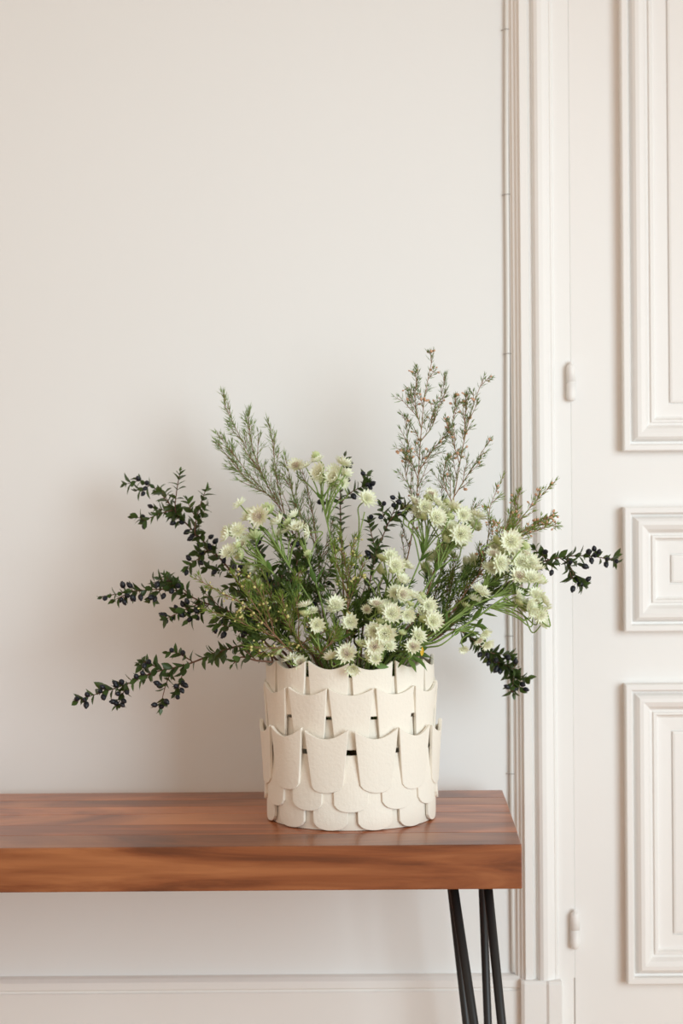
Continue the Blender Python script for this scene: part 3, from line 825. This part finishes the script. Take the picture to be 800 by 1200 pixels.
waxflower('bushy low waxflower sprig behind the front left rim', (-.4, -.55),
          [(352, 755, -.31), (350, 725, -.305), (346, 700, -.30)], shoots=[[(352, 750, -.31), (338, 725, -.31), (330, 700, -.31)], [(354, 755, -.31), (366, 745, -.315), (362, 720, -.315)]],
          twigs=15, tw_len=.035, start=.3, mat_n='needle_bright', buds='bud_yellow', bud_n=14, spread=.6)
waxflower('low green waxflower sprig at the front centre of the rim', (-.1, -.7),
          [(376, 765, -.32), (372, 748, -.32), (366, 735, -.32)], shoots=[[(378, 766, -.32), (388, 752, -.32), (394, 738, -.32)]],
          twigs=14, tw_len=.03, start=.3, mat_n='needle_bright', spread=.6)
waxflower('leafy waxflower branch filling the left middle, below the pale cluster', (-.5, 0),
          [(340, 740, -.25), (322, 700, -.245), (305, 665, -.24)], shoots=[[(338, 735, -.25), (348, 700, -.25), (350, 670, -.25)], [(330, 720, -.25), (305, 700, -.25), (292, 685, -.25)]],
          twigs=16, tw_len=.04, n_len=.012, start=.3, mat_n='needle_bright', spread=.6)
waxflower('leafy waxflower branch filling the right middle under the white cluster', (.6, .2),
          [(515, 735, -.2), (545, 690, -.19), (568, 650, -.185)], shoots=[[(518, 730, -.2), (528, 690, -.2), (532, 660, -.2)], [(530, 715, -.195), (565, 690, -.19), (590, 672, -.19)]],
          twigs=18, tw_len=.045, n_len=.012, start=.3, mat_n='needle_bright', spread=.55)
waxflower('fine waxflower sprig at the back between the two tall ones', (.5, .45),
          [(500, 720, -.15), (520, 660, -.14), (545, 610, -.14), (562, 590, -.14)], shoots=[[(520, 660, -.14), (518, 610, -.14), (517, 565, -.14)]],
          twigs=12, tw_len=.04, start=.35, mat_n='needle_dark', ndens=.8, spread=.55)

for lab, rim, pth, sh in (
        ('bushy green waxflower sprig deep in the right of the bouquet', (.55, -.05), [(505, 740, -.24), (525, 705, -.235), (545, 668, -.23)], [[(510, 735, -.24), (540, 715, -.24), (572, 700, -.24)]]),
        ('bushy green waxflower sprig under the largest right white cluster', (.4, .3), [(490, 730, -.19), (505, 690, -.185), (515, 655, -.18)], [[(495, 720, -.19), (525, 690, -.185), (545, 672, -.18)]]),
        ('bushy green waxflower sprig low behind the front white cluster', (.3, -.1), [(455, 750, -.25), (462, 715, -.245), (470, 690, -.24)], [[(455, 748, -.25), (440, 720, -.25), (432, 700, -.25)]]),
        ('bushy green waxflower sprig low at the left, behind the yellow buds', (-.55, -.25), [(338, 755, -.27), (318, 728, -.265), (296, 700, -.26)], [[(340, 750, -.27), (345, 720, -.27), (338, 690, -.27)], [(330, 750, -.27), (300, 742, -.27), (280, 728, -.27)]]),
        ('bushy green waxflower sprig reaching under the far right white heads', (.65, .1), [(520, 735, -.22), (555, 700, -.215), (590, 668, -.21)], [[(530, 725, -.22), (548, 690, -.22), (562, 650, -.215)], [(540, 715, -.215), (575, 695, -.215), (600, 690, -.21)]]),
        ('bushy green waxflower sprig behind the pale cluster at the upper left', (-.35, .3), [(362, 730, -.19), (340, 685, -.185), (322, 640, -.18)], [[(355, 715, -.19), (362, 675, -.185), (372, 645, -.18)]]),
        ('bushy green waxflower sprig low in the centre, behind the rim blooms', (0, -.2), [(400, 755, -.26), (392, 725, -.255), (385, 695, -.25)], [[(402, 750, -.26), (415, 725, -.26), (424, 700, -.26)]])):
    waxflower(lab, rim, pth, shoots=sh, twigs=20, tw_len=.045, n_len=.0125, start=.28, mat_n='needle_deep', spread=.65, nw=.00075, smat='stem')
myrtle('leafy myrtle sprig low in the left heart, behind the yellow budded waxflower', (-.6, .1),
       [(335, 750, -.24), (312, 718, -.235), (290, 695, -.23)], shoots=[[(320, 730, -.24), (330, 700, -.24), (330, 672, -.24)], [(315, 722, -.235), (290, 722, -.24), (268, 735, -.24)]], bare=.2, dens=1.1, lscale=1.15, leafy=.7, berries=[(252, 738, -.24), (262, 744, -.245), (304, 747, -.25)])
myrtle('leafy myrtle sprig low in the centre, between front blooms and the lone stem', (.1, .0),
       [(415, 750, -.24), (420, 715, -.235), (428, 685, -.23)], shoots=[[(416, 740, -.24), (400, 712, -.24), (392, 690, -.24)], [(418, 735, -.24), (440, 712, -.24), (452, 695, -.24)]], bare=.2, leafy=.6)

# --- astrantia
astrantia('astrantia stem with the topmost white cluster, centre of the bouquet', (-.05, .1),
          [(412, 740, -.22), (398, 690, -.21), (385, 620, -.205), (376, 585, -.20)],
          [(372, 540, -.205, 17, 's'), (358, 547, -.2, 16, 's'), (374, 554, -.22, 22, 'o'), (391, 559, -.225, 20, 'o'), (402, 544, -.205, 20, 's'), (405, 556, -.2, 15, 'k'), (381, 563, -.2, 15, 'k')])
astrantia('astrantia stem with one lone bloom standing upright above the centre', (.1, -.1),
          [(420, 740, -.25), (416, 680, -.23), (420, 635, -.225), (427, 600, -.22)], [(430, 585, -.225, 21, 'o')], leaves=0, r=.0013)
astrantia('astrantia stem carrying the pale cluster at the upper left', (-.3, -.05),
          [(380, 735, -.25), (355, 690, -.24), (330, 650, -.235), (313, 622, -.23)],
          [(281, 591, -.235, 17, 's'), (291, 607, -.23, 17, 's'), (304, 605, -.25, 25, 'o'), (327, 612, -.24, 21, 's'), (318, 600, -.22, 17, 'k'), (336, 622, -.235, 15, 's')])
astrantia('astrantia stem with nodding blooms at the left edge of the pale cluster', (-.4, -.1),
          [(365, 735, -.26), (335, 690, -.25), (310, 660, -.245), (300, 642, -.24)],
          [(267, 627, -.24, 20, 's'), (279, 622, -.24, 19, 'o'), (299, 630, -.23, 19, 'k'), (268, 648, -.25, 20, 'o'), (281, 640, -.255, 11, 'b'), (285, 652, -.255, 10, 'b'), (299, 667, -.23, 18, 'k'), (306, 685, -.23, 16, 'k')])
astrantia('astrantia stem with greenish blooms between the two upper left clusters', (-.2, -.15),
          [(385, 740, -.26), (372, 690, -.25), (357, 645, -.245), (352, 632, -.24)],
          [(349, 620, -.245, 21, 's'), (362, 624, -.25, 19, 's'), (345, 605, -.23, 16, 'k'), (361, 650, -.25, 11, 'b')])
astrantia('astrantia stem with one face-on bloom low at the front left', (-.35, -.65),
          [(375, 762, -.325), (372, 748, -.325)], [(371, 732, -.335, 19, 'f'), (357, 722, -.325, 16, 'k'), (358, 710, -.32, 18, 'k'), (366, 716, -.32, 13, 's')], leaves=1, r=.0012)
astrantia('astrantia stem with three pale blooms above the front left rim', (-.1, -.5),
          [(398, 760, -.31), (398, 740, -.305)], [(393, 709, -.305, 22, 's'), (390, 716, -.31, 16, 's'), (410, 729, -.315, 20, 'o')], leaves=1, r=.0012)
astrantia('astrantia stem with a large bloom resting on the front centre rim', (.0, -.8),
          [(405, 778, -.325)], [(406, 766, -.338, 23, 'o'), (388, 771, -.325, 19, 'k'), (413, 783, -.343, 17, 'n'), (424, 757, -.33, 16, 's')], leaves=1, r=.0012)
astrantia('astrantia stem with dim blooms sunk behind the left rim', (-.6, -.6),
          [(345, 779, -.31)], [(340, 772, -.305, 20, 'k'), (328, 766, -.295, 17, 'k'), (352, 777, -.305, 18, 's')], leaves=0, r=.0012)
astrantia('astrantia stem with the large white cluster right of centre, below the tallest branch', (.35, .1),
          [(455, 740, -.22), (478, 690, -.215), (495, 650, -.21), (502, 628, -.205)],
          [(485, 589, -.205, 19, 's'), (497, 594, -.215, 20, 'o'), (512, 590, -.21, 23, 's'), (511, 607, -.23, 24, 'o'), (494, 607, -.225, 12, 'b'), (490, 600, -.2, 17, 'k'), (520, 598, -.205, 18, 's'), (505, 580, -.2, 16, 's'), (526, 608, -.22, 14, 'b')])
astrantia('astrantia stem with a bright face-on bloom among white heads, right of centre', (.45, .0),
          [(470, 740, -.23), (498, 690, -.225), (520, 655, -.22), (527, 640, -.215)],
          [(540, 626, -.235, 24, 'f'), (532, 596, -.215, 21, 's'), (543, 604, -.22, 19, 'o'), (560, 605, -.215, 22, 's'), (520, 634, -.225, 15, 'b'), (541, 640, -.22, 13, 'b'), (552, 614, -.21, 16, 'k'), (528, 617, -.22, 16, 'o')])
astrantia('astrantia stem with dull greenish heads hanging under the right cluster', (.5, .2),
          [(480, 735, -.2), (505, 690, -.19), (520, 670, -.185)],
          [(522, 643, -.19, 13, 'b'), (531, 651, -.19, 15, 's'), (515, 653, -.185, 20, 'k'), (555, 657, -.19, 17, 'k'), (497, 666, -.18, 15, 'k'), (546, 668, -.18, 14, 'k')], leaves=2)
astrantia('astrantia stem with the dense white cluster at the far right', (.65, -.1),
          [(500, 740, -.25), (540, 705, -.25), (575, 685, -.25), (590, 672, -.25)],
          [(580, 635, -.25, 15, 'b'), (599, 635, -.265, 26, 'o'), (613, 641, -.26, 14, 'b'), (600, 648, -.255, 19, 's'), (578, 650, -.26, 18, 's'), (586, 660, -.27, 24, 'o'), (571, 667, -.26, 17, 's'), (609, 659, -.265, 24, 'o'), (592, 644, -.25, 16, 's')])
astrantia('astrantia stem with overlapping blooms at the right edge beside the casing', (.7, -.2),
          [(505, 745, -.27), (550, 712, -.27), (590, 695, -.27), (606, 688, -.265)],
          [(622, 660, -.265, 21, 'o'), (608, 676, -.28, 22, 'o'), (622, 678, -.28, 23, 'o'), (629, 667, -.27, 19, 's'), (616, 650, -.26, 17, 's'), (629, 681, -.265, 17, 's')])
astrantia('arching astrantia stem with the lowest pale blooms at the far right', (.75, -.3),
          [(515, 750, -.28), (552, 728, -.28), (585, 704, -.28), (603, 694, -.275)],
          [(607, 698, -.28, 17, 's'), (620, 709, -.29, 19, 'n'), (628, 697, -.28, 19, 's'), (637, 705, -.28, 19, 's'), (634, 721, -.285, 17, 'n'), (624, 716, -.29, 16, 'n'), (607, 708, -.285, 12, 'b'), (640, 714, -.28, 14, 's')], leaves=2)
astrantia('astrantia stem with one pale bloom right of centre, under the far right cluster', (.6, -.25),
          [(505, 750, -.275), (530, 728, -.27), (550, 708, -.27)],
          [(563, 694, -.28, 24, 's'), (556, 703, -.275, 15, 's'), (545, 712, -.265, 15, 'k')], leaves=2, r=.0012)
astrantia('astrantia stem with small yellowish blooms nodding low beside the casing', (.8, -.35),
          [(518, 755, -.285), (540, 738, -.28), (558, 732, -.28)],
          [(568, 742, -.285, 15, 'n'), (561, 750, -.29, 14, 'n'), (571, 755, -.285, 15, 'n'), (543, 760, -.29, 12, 'n')], leaves=2, r=.0012)
astrantia('astrantia stem with stacked pale blooms standing highest in the front cluster', (.25, -.3),
          [(440, 755, -.29), (447, 715, -.285), (456, 690, -.28)],
          [(447, 657, -.27, 18, 'k'), (463, 663, -.29, 22, 'o'), (460, 672, -.295, 13, 'b'), (470, 681, -.295, 20, 's'), (442, 668, -.26, 16, 'k'), (456, 700, -.26, 18, 'k')], leaves=2)
astrantia('astrantia stem with two bright pink centred blooms mid front cluster', (.35, -.5),
          [(450, 762, -.315), (458, 742, -.31), (462, 732, -.305)],
          [(441, 709, -.32, 19, 's'), (459, 719, -.335, 23, 'f'), (477, 721, -.33, 18, 'o'), (471, 697, -.315, 21, 'o'), (484, 700, -.31, 18, 's'), (480, 710, -.325, 12, 'b'), (443, 718, -.315, 15, 'b')], leaves=2)
astrantia('astrantia stem with paired white blooms at the right of the front cluster', (.5, -.45),
          [(475, 762, -.31), (486, 742, -.305), (492, 734, -.305)],
          [(492, 706, -.31, 17, 's'), (502, 710, -.31, 19, 'o'), (507, 728, -.325, 23, 'o'), (496, 729, -.32, 15, 'b'), (495, 717, -.31, 16, 's')], leaves=2)
astrantia('astrantia stem with two greenish white blooms low at the front right', (.45, -.7),
          [(478, 772, -.325), (482, 764, -.325)],
          [(490, 745, -.33, 20, 's'), (484, 758, -.338, 19, 'o'), (471, 744, -.33, 13, 'b')], leaves=2, r=.0012,
          blades=[((478, 770, -.325), (500, 776, -.32)), ((482, 768, -.32), (512, 764, -.29)), ((476, 772, -.325), (464, 781, -.325)), ((484, 770, -.325), (505, 783, -.315)), ((480, 768, -.32), (503, 752, -.30)), ((478, 772, -.325), (489, 785, -.335))])
astrantia('astrantia stem with the largest white blooms low at the front centre', (.25, -.75),
          [(447, 774, -.325), (446, 764, -.325)],
          [(438, 739, -.33, 20, 'o'), (451, 743, -.34, 25, 'f'), (439, 758, -.342, 22, 'f'), (456, 757, -.338, 16, 'o'), (444, 731, -.325, 13, 'b'), (436, 746, -.325, 17, 's')], leaves=1)
astrantia('astrantia stem with a small rounded bloom just above the front rim', (.2, -.88),
          [(438, 779, -.328)], [(440, 772, -.343, 15, 'o'), (423, 757, -.335, 16, 'b'), (430, 766, -.33, 11, 'b')], leaves=1, r=.0011)
# one fallen yellow leaf caught at the right rim
yl = add('faded_leaf', leaf_mesh('faded_leaf', M['yellowleaf'], .011, .0022, .3, .1), None)
yl.location = P(494, 769, -.335); yl.rotation_euler = frame(Vector((.1, .1, 1)), Vector((0, -1, .1)))
tag(yl, 'small yellowed leaf standing among stems at the right rim', 'leaf')
